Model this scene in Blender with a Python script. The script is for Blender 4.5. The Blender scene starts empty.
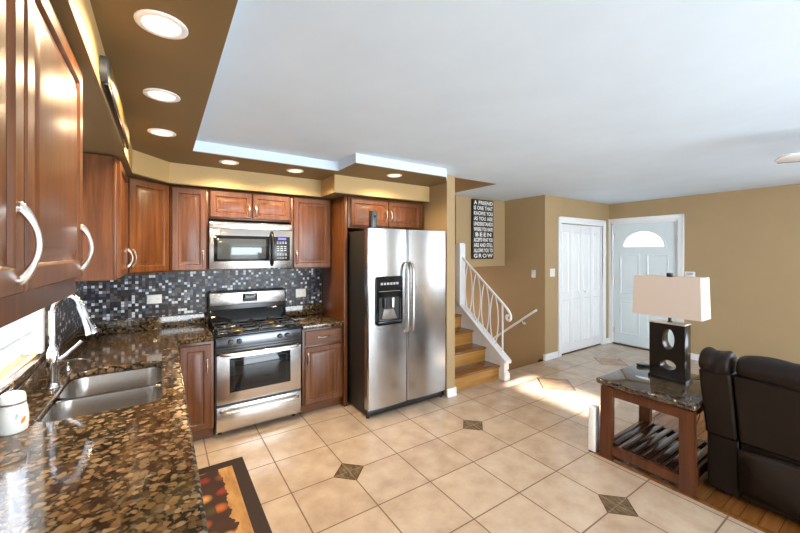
import bpy, bmesh, math, random
from mathutils import Vector, Matrix
C = bpy.context.scene.collection
S = bpy.context.scene
PI = math.pi
R = math.radians

# ---------------------------------------------------------------- camera
cam_d = bpy.data.cameras.new('camera'); cam = bpy.data.objects.new('camera', cam_d); C.objects.link(cam)
cam_d.sensor_width = 36; cam_d.lens = 355.6/800*36; cam_d.shift_y = -13.5/800
cam_d.clip_start = .02
cam.location = (0, 0, 1.64); cam.rotation_euler = (PI/2, 0, -R(33.794))
S.camera = cam

# ---------------------------------------------------------------- world, sun, window light, added fill lights, exposure
w = bpy.data.worlds.new('sky'); S.world = w; w.use_nodes = True
w.node_tree.nodes['Background'].inputs[0].default_value = (.80, .90, 1, 1)
w.node_tree.nodes['Background'].inputs[1].default_value = 1.6
def lamp(name, kind, loc, rot, energy, color=(1, 1, 1), **kw):
    d = bpy.data.lights.new(name, kind); d.energy = energy; d.color = color
    for k, v in kw.items(): setattr(d, k, v)
    o = bpy.data.objects.new(name, d); C.objects.link(o); o.location = loc; o.rotation_euler = rot
    return o
_sd = Vector((4.42, .22, -1.14)).normalized()
lamp('sun', 'SUN', (-4, 2, 4), _sd.to_track_quat('-Z', 'Y').to_euler(), 60.0, (1, .95, .88), angle=R(1.5))
lamp('patio_daylight', 'AREA', (2.5, -2.95, 1.15), (PI/2, 0, 0), 188, (.82, .92, 1), shape='RECTANGLE', size=4.2, size_y=2.1)
lamp('side_fill_light', 'AREA', (6.72, -1.3, 1.5), (PI/2, 0, PI/2), 26, (.82, .92, 1), shape='RECTANGLE', size=2.2, size_y=1.4)  # added fill at an invented, unseen right-wall opening, to brighten the walls
lamp('lower_stair_fill', 'POINT', (4.1, 6.0, .2), (0, 0, 0), 16, (1, .92, .8), shadow_soft_size=.15)  # added unseen fill, brightens the stairwell wall below the bulkhead
lamp('upstairs_fill', 'POINT', (3.2, 4.9, 4.0), (0, 0, 0), 22, (1, .92, .8), shadow_soft_size=.15)  # added unseen fill, lifts the dark ceiling opening above the stairs
S.view_settings.view_transform = 'Standard'; S.view_settings.look = 'None'
S.view_settings.gamma = 1; S.view_settings.use_curve_mapping = False
S.view_settings.exposure = 0.74

# ---------------------------------------------------------------- material helpers
def hexc(r, g, b):
    f = lambda c: (c/255/12.92) if c/255 <= .04045 else ((c/255+.055)/1.055)**2.4
    return (f(r), f(g), f(b), 1)
class NT:
    def __init__(s, name):
        s.m = bpy.data.materials.new(name); s.m.use_nodes = True
        s.t = s.m.node_tree; s.b = s.t.nodes['Principled BSDF']
    def n(s, typ, **kw):
        nd = s.t.nodes.new(typ)
        for k, v in kw.items():
            if k.startswith('i_'):
                key = k[2:]; key = int(key) if key.isdigit() else key.replace('_', ' ')
                nd.inputs[key].default_value = v
            else: setattr(nd, k, v)
        return nd
    def l(s, a, b): s.t.links.new(a, b)
    def math(s, op, a, b=None, c=None):
        nd = s.n('ShaderNodeMath', operation=op)
        for i, v in enumerate((a, b, c)):
            if v is None: continue
            if isinstance(v, (int, float)): nd.inputs[i].default_value = v
            else: s.l(v, nd.inputs[i])
        return nd.outputs[0]
    def ramp(s, fac, stops, interp='LINEAR'):
        nd = s.n('ShaderNodeValToRGB'); cr = nd.color_ramp; cr.interpolation = interp
        while len(cr.elements) < len(stops): cr.elements.new(.5)
        for e, (p, c) in zip(cr.elements, stops): e.position = p; e.color = c
        s.l(fac, nd.inputs[0]); return nd.outputs[0]
    def mix(s, fac, a, b, typ='MIX'):
        nd = s.n('ShaderNodeMix', data_type='RGBA', blend_type=typ)
        for i, v in ((0, fac), (6, a), (7, b)):
            if isinstance(v, (int, float, tuple)): nd.inputs[i].default_value = v
            else: s.l(v, nd.inputs[i])
        return nd.outputs[2]
    def obj(s, scale=(1, 1, 1)):
        tc = s.n('ShaderNodeTexCoord'); mp = s.n('ShaderNodeMapping'); mp.inputs['Scale'].default_value = scale
        s.l(tc.outputs['Object'], mp.inputs[0]); return mp.outputs[0]
    def noise(s, vec, scale, detail=4, rough=.55, dist=0):
        nd = s.n('ShaderNodeTexNoise'); s.l(vec, nd.inputs['Vector'])
        nd.inputs['Scale'].default_value = scale; nd.inputs['Detail'].default_value = detail
        nd.inputs['Roughness'].default_value = rough; nd.inputs['Distortion'].default_value = dist
        return nd.outputs['Fac']
    def col(s, v):
        if isinstance(v, tuple): s.b.inputs['Base Color'].default_value = v
        else: s.l(v, s.b.inputs['Base Color'])
    def set(s, **kw):
        for k, v in kw.items():
            key = k.replace('_', ' ')
            if isinstance(v, (int, float, tuple)): s.b.inputs[key].default_value = v
            else: s.l(v, s.b.inputs[key])
        return s
    def bump(s, h, strength=.2, dist=.002):
        nd = s.n('ShaderNodeBump'); nd.inputs['Strength'].default_value = strength; nd.inputs['Distance'].default_value = dist
        s.l(h, nd.inputs['Height']); s.l(nd.outputs[0], s.b.inputs['Normal'])
def plain(name, c, rough=.5, metal=0, var=.05, scale=8, **kw):
    t = NT(name); c2 = tuple(min(1, x*(1-var)) for x in c[:3])+(1,); c3 = tuple(min(1, x*(1+var)) for x in c[:3])+(1,)
    t.col(t.ramp(t.noise(t.obj(), scale), [(.3, c2), (.7, c3)])); t.set(Roughness=rough, Metallic=metal, **kw); return t.m
def painted(name, c, rough=.6, bump=.08):
    t = NT(name); v = t.obj(); n = t.noise(v, 2.5, 3)
    t.col(t.ramp(n, [(.3, tuple(x*.97 for x in c[:3])+(1,)), (.7, tuple(min(1, x*1.03) for x in c[:3])+(1,))]))
    t.bump(t.noise(v, 180, 2), bump, .001); t.set(Roughness=rough); return t.m
def wood(name, stops, axis='Z', rough=.3, scale=1., coat=.25, bump=.05):
    t = NT(name); k = {'X': (.9, 14, 14), 'Y': (14, .9, 14), 'Z': (14, 14, .9)}[axis]
    v = t.obj(tuple(a*scale for a in k)); n = t.noise(v, 2.2, 6, .6, .6)
    big = t.noise(t.obj((2, 2, 1.2)), 1.6, 2)
    f = t.math('ADD', t.math('MULTIPLY', n, .75), t.math('MULTIPLY', big, .25))
    t.col(t.ramp(f, stops)); t.bump(n, bump, .001)
    t.set(Roughness=rough, Specular_IOR_Level=.4, Coat_Weight=coat, Coat_Roughness=.15); return t.m

M = {}
M['wall'] = painted('tan_wall_paint', hexc(172, 146, 107))
M['wall_dark'] = painted('brown_wall_paint', hexc(172, 146, 107))
M['soffit'] = painted('soffit_paint', hexc(190, 160, 108))
M['olive'] = painted('olive_brown_ceiling_paint', hexc(122, 100, 64))
M['ceiling'] = painted('white_ceiling_paint', hexc(214, 229, 242), .8)
M['white'] = painted('white_trim_paint', hexc(240, 241, 242), .35, .02)
M['door'] = painted('white_door_paint', hexc(222, 232, 234), .3, .02)
M['cherry'] = wood('cherry_cabinet_wood', [(.25, hexc(60, 33, 14)), (.5, hexc(97, 55, 25)), (.75, hexc(129, 80, 42))], 'Z', .34, 1., .08)
M['cherry_h'] = wood('cherry_wood_horizontal', [(.25, hexc(60, 33, 14)), (.5, hexc(97, 55, 25)), (.75, hexc(129, 80, 42))], 'X', .34, 1., .08)
M['oak'] = wood('oak_stair_wood', [(.25, hexc(134, 90, 36)), (.5, hexc(174, 122, 54)), (.75, hexc(202, 152, 80))], 'X', .3)
M['oak_dark'] = wood('oak_tread_wood', [(.25, hexc(96, 58, 24)), (.5, hexc(128, 82, 38)), (.75, hexc(152, 100, 50))], 'X', .25)
M['mahogany'] = wood('dark_mahogany', [(.25, hexc(54, 26, 12)), (.5, hexc(82, 42, 20)), (.75, hexc(104, 56, 30))], 'Z', .3)
M['espresso'] = wood('espresso_wood', [(.25, hexc(30, 17, 13)), (.5, hexc(44, 26, 20)), (.75, hexc(58, 36, 28))], 'X', .18)
M['black'] = plain('black_plastic', (.012, .012, .013, 1), .25)
M['black_matte'] = plain('black_enamel', (.016, .015, .015, 1), .4)
M['black_glass'] = plain('black_glass', (.008, .009, .010, 1), .06)
M['black_lamp'] = plain('black_lacquer', (.012, .010, .009, 1), .22)
M['handle_grey'] = plain('satin_grey_metal', (.52, .51, .50, 1), .25, 1)
M['panel_steel'] = plain('dark_steel_panel', (.13, .14, .16, 1), .22, 1)
M['chrome'] = plain('chrome', (.85, .86, .88, 1), .07, 1)
M['nickel'] = plain('brushed_nickel', (.78, .75, .70, 1), .28, 1)
M['plate'] = plain('white_plastic', hexc(238, 236, 230), .35)
M['ceramic'] = plain('white_ceramic', hexc(236, 238, 236), .15)
M['orange'] = plain('orange_glaze', hexc(224, 142, 52), .2)
M['taupe'] = plain('taupe_glaze', hexc(120, 95, 85), .3)
M['grey_glaze'] = plain('grey_glaze', hexc(150, 165, 175), .3)
M['brass'] = plain('burner_brass', hexc(196, 160, 80), .3, 1)
M['grey_btn'] = plain('grey_print', hexc(170, 175, 182), .4)
M['fan_white'] = plain('fan_white', hexc(225, 222, 216), .4)
M['fan_edge'] = plain('fan_blade_walnut', hexc(88, 55, 34), .4)
def steel(name, base, rough, axis):
    t = NT(name); v = t.obj({'X': (1, 120, 120), 'Z': (120, 120, 1)}[axis]); n = t.noise(v, 3, 3)
    t.col(base); t.set(Metallic=1., Roughness=t.math('MULTIPLY_ADD', n, .10, rough-.05)); t.bump(n, .03, .0005); return t.m
M['steel'] = steel('stainless_steel', (.62, .61, .60, 1), .24, 'X')
M['steel_v'] = steel('stainless_steel_fridge', (.50, .50, .50, 1), .22, 'Z')
M['sink'] = plain('sink_steel', (.46, .43, .40, 1), .27, 1)
def leather():
    t = NT('dark_brown_leather'); v = t.obj()
    vo = t.n('ShaderNodeTexVoronoi'); vo.inputs['Scale'].default_value = 260; t.l(v, vo.inputs['Vector'])
    t.col(t.ramp(t.noise(v, 5), [(.3, hexc(25, 16, 11)), (.7, hexc(34, 23, 17))]))
    h = t.math('ADD', t.math('MULTIPLY', vo.outputs['Distance'], .15), t.noise(v, 9, 3))
    t.bump(h, .35, .01); t.set(Roughness=.46, Specular_IOR_Level=.22); return t.m
M['leather'] = leather()
def granite():
    t = NT('baltic_brown_granite'); v = t.obj()
    ns = t.n('ShaderNodeTexNoise'); t.l(v, ns.inputs['Vector']); ns.inputs['Scale'].default_value = 34; ns.inputs['Detail'].default_value = 3
    ad = t.n('ShaderNodeMix', data_type='VECTOR'); ad.inputs[0].default_value = .022
    t.l(v, ad.inputs[4]); t.l(ns.outputs['Color'], ad.inputs[5]); vec = ad.outputs[1]
    vo = t.n('ShaderNodeTexVoronoi', feature='F1'); vo.inputs['Scale'].default_value = 40; t.l(vec, vo.inputs['Vector'])
    v2 = t.n('ShaderNodeTexVoronoi', feature='F1'); v2.inputs['Scale'].default_value = 85; t.l(vec, v2.inputs['Vector'])
    sep = t.n('ShaderNodeSeparateColor'); t.l(vo.outputs['Color'], sep.inputs[0])
    tan = t.ramp(sep.outputs[0], [(0, hexc(70, 53, 34)), (.35, hexc(98, 76, 50)), (.7, hexc(114, 91, 64)), (1, hexc(136, 114, 88))])
    sp = t.n('ShaderNodeSeparateColor'); t.l(v2.outputs['Color'], sp.inputs[0])
    dark = t.ramp(sp.outputs[1], [(0, hexc(22, 19, 16)), (.45, hexc(46, 38, 28)), (.7, hexc(74, 58, 37)), (.86, hexc(84, 80, 68))], 'CONSTANT')
    edge = t.math('ADD', vo.outputs['Distance'], t.math('MULTIPLY', t.math('SUBTRACT', sep.outputs[1], .5), .35))
    edge = t.math('ADD', edge, t.math('MULTIPLY', t.math('SUBTRACT', t.noise(v, 130, 3), .5), .35))
    fac = t.ramp(edge, [(.40, (0, 0, 0, 1)), (.60, (1, 1, 1, 1))])
    t.col(t.mix(fac, tan, dark)); t.set(Roughness=.08, Specular_IOR_Level=.7); return t.m
M['granite'] = granite()
def marble_top():
    t = NT('tabletop_faux_marble'); v = t.obj()
    vo = t.n('ShaderNodeTexVoronoi'); vo.inputs['Scale'].default_value = 30; t.l(v, vo.inputs['Vector'])
    f = t.math('ADD', t.noise(v, 22, 5), t.math('MULTIPLY', vo.outputs['Distance'], .3))
    t.col(t.ramp(f, [(.35, hexc(22, 16, 13)), (.55, hexc(44, 34, 27)), (.7, hexc(92, 76, 58)), (.85, hexc(28, 21, 17))])); t.set(Roughness=.05, Specular_IOR_Level=1.0); return t.m
M['marble'] = marble_top()
def mosaic(name, a, b):
    t = NT(name); tc = t.n('ShaderNodeTexCoord'); sx = t.n('ShaderNodeSeparateXYZ'); t.l(tc.outputs['Object'], sx.inputs[0])
    s = 1/.026; u = t.math('MULTIPLY', sx.outputs[a], s); v = t.math('MULTIPLY', sx.outputs[b], s)
    cb = t.n('ShaderNodeCombineXYZ'); t.l(t.math('FLOOR', u), cb.inputs[0]); t.l(t.math('FLOOR', v), cb.inputs[1])
    wn = t.n('ShaderNodeTexWhiteNoise', noise_dimensions='3D'); t.l(cb.outputs[0], wn.inputs['Vector'])
    c = t.ramp(wn.outputs['Value'], [(0, hexc(18, 17, 18)), (.22, hexc(52, 40, 36)), (.36, hexc(84, 82, 88)), (.5, hexc(34, 31, 34)), (.63, hexc(120, 122, 130)), (.74, hexc(104, 82, 72)), (.80, hexc(214, 217, 222)), (.93, hexc(70, 76, 92))], 'CONSTANT')
    fu = t.math('ABSOLUTE', t.math('SUBTRACT', t.math('FRACT', u), .5)); fv = t.math('ABSOLUTE', t.math('SUBTRACT', t.math('FRACT', v), .5))
    g = t.math('GREATER_THAN', t.math('MAXIMUM', fu, fv), .45)
    t.col(t.mix(g, c, hexc(60, 56, 55))); t.set(Roughness=t.math('MULTIPLY_ADD', g, .4, .3), Specular_IOR_Level=.3); return t.m
M['mosaic_xz'] = mosaic('mosaic_tile_back', 0, 2); M['mosaic_yz'] = mosaic('mosaic_tile_left', 1, 2)
TS, TX, TY = .432, 1.167, 2.432
def floor_tile():
    t = NT('beige_floor_tile'); tc = t.n('ShaderNodeTexCoord'); sx = t.n('ShaderNodeSeparateXYZ'); t.l(tc.outputs['Object'], sx.inputs[0])
    X, Y = sx.outputs[0], sx.outputs[1]
    u = t.math('DIVIDE', t.math('SUBTRACT', X, TX), TS); v = t.math('DIVIDE', t.math('SUBTRACT', Y, TY), TS)
    def line(x): return t.math('ABSOLUTE', t.math('SUBTRACT', x, t.math('ROUND', x)))
    d = t.math('MINIMUM', line(u), line(v))
    grout = t.math('LESS_THAN', d, .0105)
    def lat(x):
        q = t.math('DIVIDE', x, 3); return t.math('MULTIPLY', line(q), 3)
    dm = t.math('ADD', lat(u), lat(v))
    dm = t.math('ADD', dm, t.math('MULTIPLY', t.math('GREATER_THAN', X, 2.94), 9))
    sc = .295
    def dia(cx, cy, r):
        q = t.math('ADD', t.math('ABSOLUTE', t.math('SUBTRACT', X, cx)), t.math('ABSOLUTE', t.math('SUBTRACT', Y, cy)))
        return t.math('MULTIPLY', q, sc/r)
    big = t.math('MINIMUM', dia(4.10, 2.62, .27), dia(5.63, 2.69, .26))
    ins = t.math('LESS_THAN', t.math('MINIMUM', dm, big), sc)
    rim = t.math('MULTIPLY', t.math('GREATER_THAN', t.math('MINIMUM', dm, big), sc-.024), ins)
    cb = t.n('ShaderNodeCombineXYZ'); t.l(t.math('FLOOR', u), cb.inputs[0]); t.l(t.math('FLOOR', v), cb.inputs[1])
    wn = t.n('ShaderNodeTexWhiteNoise'); t.l(cb.outputs[0], wn.inputs['Vector'])
    vec = t.obj(); n = t.noise(vec, 5.5, 5, .6); n2 = t.noise(vec, 40, 3)
    f = t.math('ADD', t.math('MULTIPLY', n, .8), t.math('ADD', t.math('MULTIPLY', wn.outputs['Value'], .12), t.math('MULTIPLY', n2, .1)))
    tile = t.ramp(f, [(.3, hexc(174, 150, 129)), (.5, hexc(190, 168, 146)), (.72, hexc(201, 183, 163))])
    mp = t.obj((1, 1, 1)); slate = t.ramp(t.noise(t.obj((30, 8, 8)), 2, 4), [(.3, hexc(80, 63, 46)), (.5, hexc(110, 91, 68)), (.7, hexc(136, 116, 90))])
    c = t.mix(grout, tile, hexc(112, 84, 60)); hall = t.ramp(n, [(.3, hexc(150, 118, 92)), (.7, hexc(182, 152, 124))])
    slate = t.mix(t.math('GREATER_THAN', X, 2.94), slate, hall); c = t.mix(ins, c, slate); c = t.mix(rim, c, hexc(92, 66, 46))
    t.col(c); t.set(Roughness=t.math('MULTIPLY_ADD', grout, .4, .22)); 
    t.bump(t.math('SUBTRACT', t.math('MULTIPLY', n2, .15), t.math('MULTIPLY', grout, t.math('SUBTRACT', 1, ins))), .25, .003); return t.m
M['tile'] = floor_tile()
def plank_floor():
    t = NT('oak_plank_floor'); tc = t.n('ShaderNodeTexCoord'); sx = t.n('ShaderNodeSeparateXYZ'); t.l(tc.outputs['Object'], sx.inputs[0])
    q = t.math('MULTIPLY', sx.outputs[1], 1/.083); fl = t.math('FLOOR', q)
    wn = t.n('ShaderNodeTexWhiteNoise', noise_dimensions='1D'); t.l(fl, wn.inputs['W'])
    n = t.noise(t.obj((1.4, 18, 18)), 2, 5)
    f = t.math('ADD', t.math('MULTIPLY', n, .7), t.math('MULTIPLY', wn.outputs['Value'], .3))
    c = t.ramp(f, [(.25, hexc(92, 54, 24)), (.5, hexc(124, 77, 36)), (.8, hexc(150, 98, 50))])
    g = t.math('LESS_THAN', t.math('FRACT', q), .03)
    t.col(t.mix(g, c, hexc(74, 44, 20))); t.set(Roughness=.2); return t.m
M['plank'] = plank_floor()
def emit(name, c, s):
    t = NT(name); t.col(c); t.set(Emission_Color=c, Emission_Strength=s); return t.m
M['bulb'] = emit('warm_lamp_glass', (1, .84, .58, 1), 1.1)
M['clock'] = emit('blue_clock_display', (.10, .10, .75, 1), .7)
def glass(name, tint=(1, 1, 1, 1), gl=.08):
    t = NT(name); tr = t.n('ShaderNodeBsdfTransparent'); tr.inputs[0].default_value = tint
    g = t.n('ShaderNodeBsdfGlossy'); g.inputs['Roughness'].default_value = .02
    mx = t.n('ShaderNodeMixShader'); mx.inputs[0].default_value = gl
    t.l(tr.outputs[0], mx.inputs[1]); t.l(g.outputs[0], mx.inputs[2])
    t.l(mx.outputs[0], t.t.nodes['Material Output'].inputs[0]); return t.m
M['glass'] = glass('window_glass')
def cloth(name, c, trans=.35):
    t = NT(name); n = t.noise(t.obj((160, 160, 160)), 2, 2); t.col(t.ramp(n, [(.3, tuple(x*.93 for x in c[:3])+(1,)), (.7, c)]))
    t.set(Roughness=.9); tl = t.n('ShaderNodeBsdfTranslucent'); tl.inputs[0].default_value = c
    mx = t.n('ShaderNodeMixShader'); mx.inputs[0].default_value = trans
    t.l(t.b.outputs[0], mx.inputs[1]); t.l(tl.outputs[0], mx.inputs[2]); t.l(mx.outputs[0], t.t.nodes['Material Output'].inputs[0]); return t.m
M['shade'] = cloth('cream_linen_shade', hexc(243, 228, 214))
M['slat'] = cloth('white_blind_slat', hexc(190, 200, 214), .03)
M['mat_border'] = plain('mat_border_brown', hexc(48, 32, 24), .85, 0, .25, 90)
def mat_print():
    t = NT('mat_still_life_print'); v = t.obj()
    vo = t.n('ShaderNodeTexVoronoi'); vo.inputs['Scale'].default_value = 11; t.l(v, vo.inputs['Vector'])
    sp = t.n('ShaderNodeSeparateColor'); t.l(vo.outputs['Color'], sp.inputs[0])
    c = t.ramp(sp.outputs[0], [(0, hexc(60, 28, 16)), (.3, hexc(176, 92, 40)), (.5, hexc(214, 150, 80)), (.68, hexc(150, 48, 28)), (.85, hexc(70, 62, 28)), (.95, hexc(120, 70, 36))], 'CONSTANT')
    c = t.mix(t.ramp(vo.outputs['Distance'], [(.2, (0, 0, 0, 1)), (.6, (1, 1, 1, 1))]), c, hexc(52, 26, 14))
    bg = t.ramp(t.noise(t.obj((6, 1.5, 1)), 3, 4), [(.3, hexc(150, 104, 58)), (.7, hexc(196, 152, 92))])
    sx = t.n('ShaderNodeSeparateXYZ'); t.l(v, sx.inputs[0])
    edge = t.math('ADD', sx.outputs[0], t.math('MULTIPLY', t.noise(v, 9, 3), .14))
    t.col(t.mix(t.math('GREATER_THAN', edge, .435), c, bg)); t.set(Roughness=.75); return t.m
M['mat_print'] = mat_print()

# ---------------------------------------------------------------- mesh helpers
class MB:
    def __init__(s): s.bm = bmesh.new()
    def _add(s, verts, faces):
        vs = [s.bm.verts.new(v) for v in verts]; out = []
        for f in faces:
            try: out.append(s.bm.faces.new([vs[i] for i in f]))
            except ValueError: pass
        return vs, out
    def box(s, x0, x1, y0, y1, z0, z1, bev=0, seg=2):
        v = [(x, y, z) for z in (z0, z1) for y in (y0, y1) for x in (x0, x1)]
        vs, fs = s._add(v, [(0, 2, 3, 1), (4, 5, 7, 6), (0, 1, 5, 4), (2, 6, 7, 3), (0, 4, 6, 2), (1, 3, 7, 5)])
        if bev: bmesh.ops.bevel(s.bm, geom=list({e for f in fs for e in f.edges}), offset=bev, segments=seg, profile=.5, affect='EDGES')
        return s
    def prism(s, poly, axis, a, b, bev=0):      # poly in the two other axes (order x,y,z with axis removed)
        def P(p, t): q = list(p); q.insert('xyz'.index(axis), t); return tuple(q)
        n = len(poly); v = [P(p, a) for p in poly]+[P(p, b) for p in poly]
        f = [tuple(range(n))[::-1], tuple(range(n, 2*n))]+[(i, (i+1) % n, n+(i+1) % n, n+i) for i in range(n)]
        vs, fs = s._add(v, f)
        if bev: bmesh.ops.bevel(s.bm, geom=list({e for q in fs for e in q.edges}), offset=bev, segments=2, profile=.5, affect='EDGES')
        return s
    def rings(s, rings, cap0=True, cap1=True):   # loft closed loops of equal count
        n = len(rings[0]); v = [p for r in rings for p in r]; f = []
        for k in range(len(rings)-1):
            for i in range(n): f.append((k*n+i, k*n+(i+1) % n, (k+1)*n+(i+1) % n, (k+1)*n+i))
        if cap0: f.append(tuple(range(n))[::-1])
        if cap1: f.append(tuple(range((len(rings)-1)*n, len(rings)*n)))
        s._add(v, f); return s
    def lathe(s, prof, c=(0, 0, 0), n=24, axis='z', cap=True):
        rr = []
        for r, h in prof:
            ring = []
            for i in range(n):
                a = 2*PI*i/n; p = [r*math.cos(a), r*math.sin(a)]; p.insert('xyz'.index(axis), h)
                ring.append(tuple(p[k]+c[k] for k in range(3)))
            rr.append(ring)
        return s.rings(rr, cap, cap)
    def tube(s, pts, r, n=10, cyc=False):
        pts = [Vector(p) for p in pts]; rr = []; m = len(pts); up = None
        for i, p in enumerate(pts):
            a = pts[i-1] if i or cyc else p; b = pts[(i+1) % m] if i < m-1 or cyc else p
            d = (b-a).normalized()
            if up is None: up = d.orthogonal().normalized()
            up = (up-d*up.dot(d)).normalized(); sd = d.cross(up)
            q = r[i] if isinstance(r, (list, tuple)) else r
            rr.append([tuple(p+up*q*math.cos(2*PI*k/n)+sd*q*math.sin(2*PI*k/n)) for k in range(n)])
        if cyc: rr.append(rr[0])
        return s.rings(rr, not cyc, not cyc)
    def build(s, name, mat, parent=None, smooth=None, sub=0, kind=None, shift=None):
        bmesh.ops.remove_doubles(s.bm, verts=s.bm.verts, dist=1e-6)
        bmesh.ops.recalc_face_normals(s.bm, faces=s.bm.faces)
        if shift: bmesh.ops.translate(s.bm, verts=s.bm.verts, vec=shift)
        me = bpy.data.meshes.new(name); s.bm.to_mesh(me); s.bm.free()
        me.materials.append(mat)
        o = bpy.data.objects.new(name, me); C.objects.link(o); o.parent = parent
        if smooth is None or smooth:
            for p in me.polygons: p.use_smooth = True
            try: me.set_sharp_from_angle(angle=R(35 if smooth is None else smooth))
            except Exception: pass
        if sub:
            md = o.modifiers.new('sub', 'SUBSURF'); md.levels = sub; md.render_levels = sub
        if kind: o['kind'] = kind
        return o
def bez(p0, p1, p2, p3, n=12):
    return [tuple((1-t)**3*a+3*(1-t)**2*t*b+3*(1-t)*t*t*c+t**3*d for a, b, c, d in zip(p0, p1, p2, p3)) for t in [i/n for i in range(n+1)]]
def holes(outer, inner, z0, z1, bev=0, name='slab'):     # extruded outline with holes, in the local xy plane; returns a mesh
    cu = bpy.data.curves.new(name, 'CURVE'); cu.dimensions = '2D'; cu.fill_mode = 'BOTH'
    cu.extrude = (z1-z0)/2-bev; cu.bevel_depth = bev; cu.bevel_resolution = 2; cu.offset = -bev
    for loop in [outer]+inner:
        sp = cu.splines.new('POLY'); sp.points.add(len(loop)-1); sp.use_cyclic_u = True
        for p, q in zip(sp.points, loop): p.co = (q[0], q[1], 0, 1)
    t = bpy.data.objects.new('t', cu); C.objects.link(t)
    dg = bpy.context.evaluated_depsgraph_get(); dg.update()
    me = bpy.data.meshes.new_from_object(t.evaluated_get(dg)); bpy.data.objects.remove(t); bpy.data.curves.remove(cu)
    me.transform(Matrix.Translation((0, 0, (z0+z1)/2))); return me
def meshobj(name, me, mat, parent=None, kind=None):
    me.materials.clear(); me.materials.append(mat); me.name = name
    o = bpy.data.objects.new(name, me); C.objects.link(o); o.parent = parent
    if kind: o['kind'] = kind
    return o
def rrect(x0, x1, y0, y1, r, n=6):
    out = []
    for cx, cy, a0 in ((x1-r, y1-r, 0), (x0+r, y1-r, 90), (x0+r, y0+r, 180), (x1-r, y0+r, 270)):
        for i in range(n+1):
            a = R(a0+90*i/n); out.append((cx+r*math.cos(a), cy+r*math.sin(a)))
    return out
def ellipse(cx, cy, a, b, n=32): return [(cx+a*math.cos(2*PI*i/n), cy+b*math.sin(2*PI*i/n)) for i in range(n)]
def thing(name, label, cat, loc=(0, 0, 0), rotz=0, group=None):
    o = bpy.data.objects.new(name, None); C.objects.link(o); o.empty_display_size = .1
    o.location = loc; o.rotation_euler = (0, 0, rotz); o['label'] = label; o['category'] = cat
    if group: o['group'] = group
    return o
def tag(o, label, cat, group=None):
    o['label'] = label; o['category'] = cat
    if group: o['group'] = group
    return o
def struct_empty(name):
    o = bpy.data.objects.new(name, None); C.objects.link(o); o['kind'] = 'structure'; return o
def copy_tree(o, parent=None):
    c = o.copy(); C.objects.link(c)
    if parent: c.parent = parent
    for ch in list(o.children): copy_tree(ch, c)
    return c
def sbox(name, mat, *boxes):
    m = MB()
    for b in boxes: m.box(*b)
    return m.build(name, mat, kind='structure', smooth=False)

# ================================================================ the setting
XW, YB = -.58, 4.13            # left wall, back wall
ZC, ZK = 2.53, 2.44            # main ceiling, lower kitchen ceiling border
XR, YR = 6.80, -3.0            # right wall, rear wall
XP0, XP1 = 2.69, 2.81          # partition
XS = 4.86                      # stairwell wall
# floors
m = MB()
for b in ((XW-.1, 2.955, YR, YB+.1), (2.955, 3.72, 1.56, 3.13), (3.72, XR+.1, 1.56, 3.28), (XS, XR+.1, 3.28, 3.4), (2.955, 3.72, 3.13, 3.25)):
    m.box(b[0], b[1], b[2], b[3], -.12, 0)
m.build('floor', M['tile'], kind='structure', smooth=False)
sbox('floor.001', M['plank'], (2.955, XR+.1, YR, 1.56, -.12, 0.001))
m = MB(); m.box(2.935, 2.975, YR, 1.58, 0, .008, .003); m.box(2.935, XR, 1.54, 1.58, 0, .008, .003)
m.build('trim_1', M['oak_dark'], kind='structure')
# ceilings
sbox('ceiling', M['ceiling'], (XW-.1, XP1, YR, YB, ZC, ZC+.1), (XP1, 3.60, YR, 3.12, ZC, ZC+.1), (3.60, XR+.1, YR, 4.6, ZC, ZC+.1))
# lower border round the tray: underside olive, inner faces white
border = [(XW, YR), (.20, YR), (.20, 3.235), (1.437, 3.235), (1.437, 2.855), (2.50, 2.855), (XP0, 3.06), (XP0, YB), (XW, YB)]
m = MB(); m.prism(border, 'z', ZK, ZK+.006); m.build('ceiling_border', M['olive'], kind='structure', smooth=False)
m = MB(); m.prism(border, 'z', ZK+.006, ZC); m.build('ceiling_tray', M['ceiling'], kind='structure', smooth=False)
# walls
WY0, WY1, WZ0, WZ1 = 1.64, 2.80, 1.075, 2.02        # kitchen window opening
sbox('wall_left', M['wall'], (XW-.12, XW, YR, WY0, -.1, ZC), (XW-.12, XW, WY1, YB+.12, -.1, ZC), (XW-.12, XW, WY0, WY1, -.1, WZ0), (XW-.12, XW, WY0, WY1, WZ1, ZC))
sbox('wall_back', M['wall'], (XW, XP0, YB, YB+.12, -.1, ZC))
sbox('wall_partition', M['wall'], (XP0, XP1, 3.06, 6.2, 0, ZC), (XP0, XP1, 3.06, 6.2, ZC, 4.6))
sbox('wall_closet', M['wall'], (XS+.006, 5.20, 3.28, 3.40, 0, ZC), (6.55, XR+.1, 3.28, 3.40, 0, ZC), (5.20, 6.55, 3.28, 3.40, 2.14, ZC))
sbox('wall_closet_back', M['wall'], (XS+.05, XR, 4.0, 4.06, 0, ZC))
DY0, DY1 = 2.235, 3.24
sbox('wall_right', M['wall'], (XR, XR+.12, -.2, DY0, 0, ZC), (XR, XR+.12, DY1, 4.1, 0, ZC), (XR, XR+.12, DY0, DY1, 2.17, ZC),
     (XR, XR+.12, YR, -2.4, 0, ZC), (XR, XR+.12, -2.4, -.2, 0, .8), (XR, XR+.12, -2.4, -.2, 2.2, ZC))
sbox('wall_rear', M['wall'], (XW-.12, .4, YR-.12, YR, 0, ZC), (4.6, XR+.12, YR-.12, YR, 0, ZC), (.4, 4.6, YR-.12, YR, 2.2, ZC))
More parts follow.
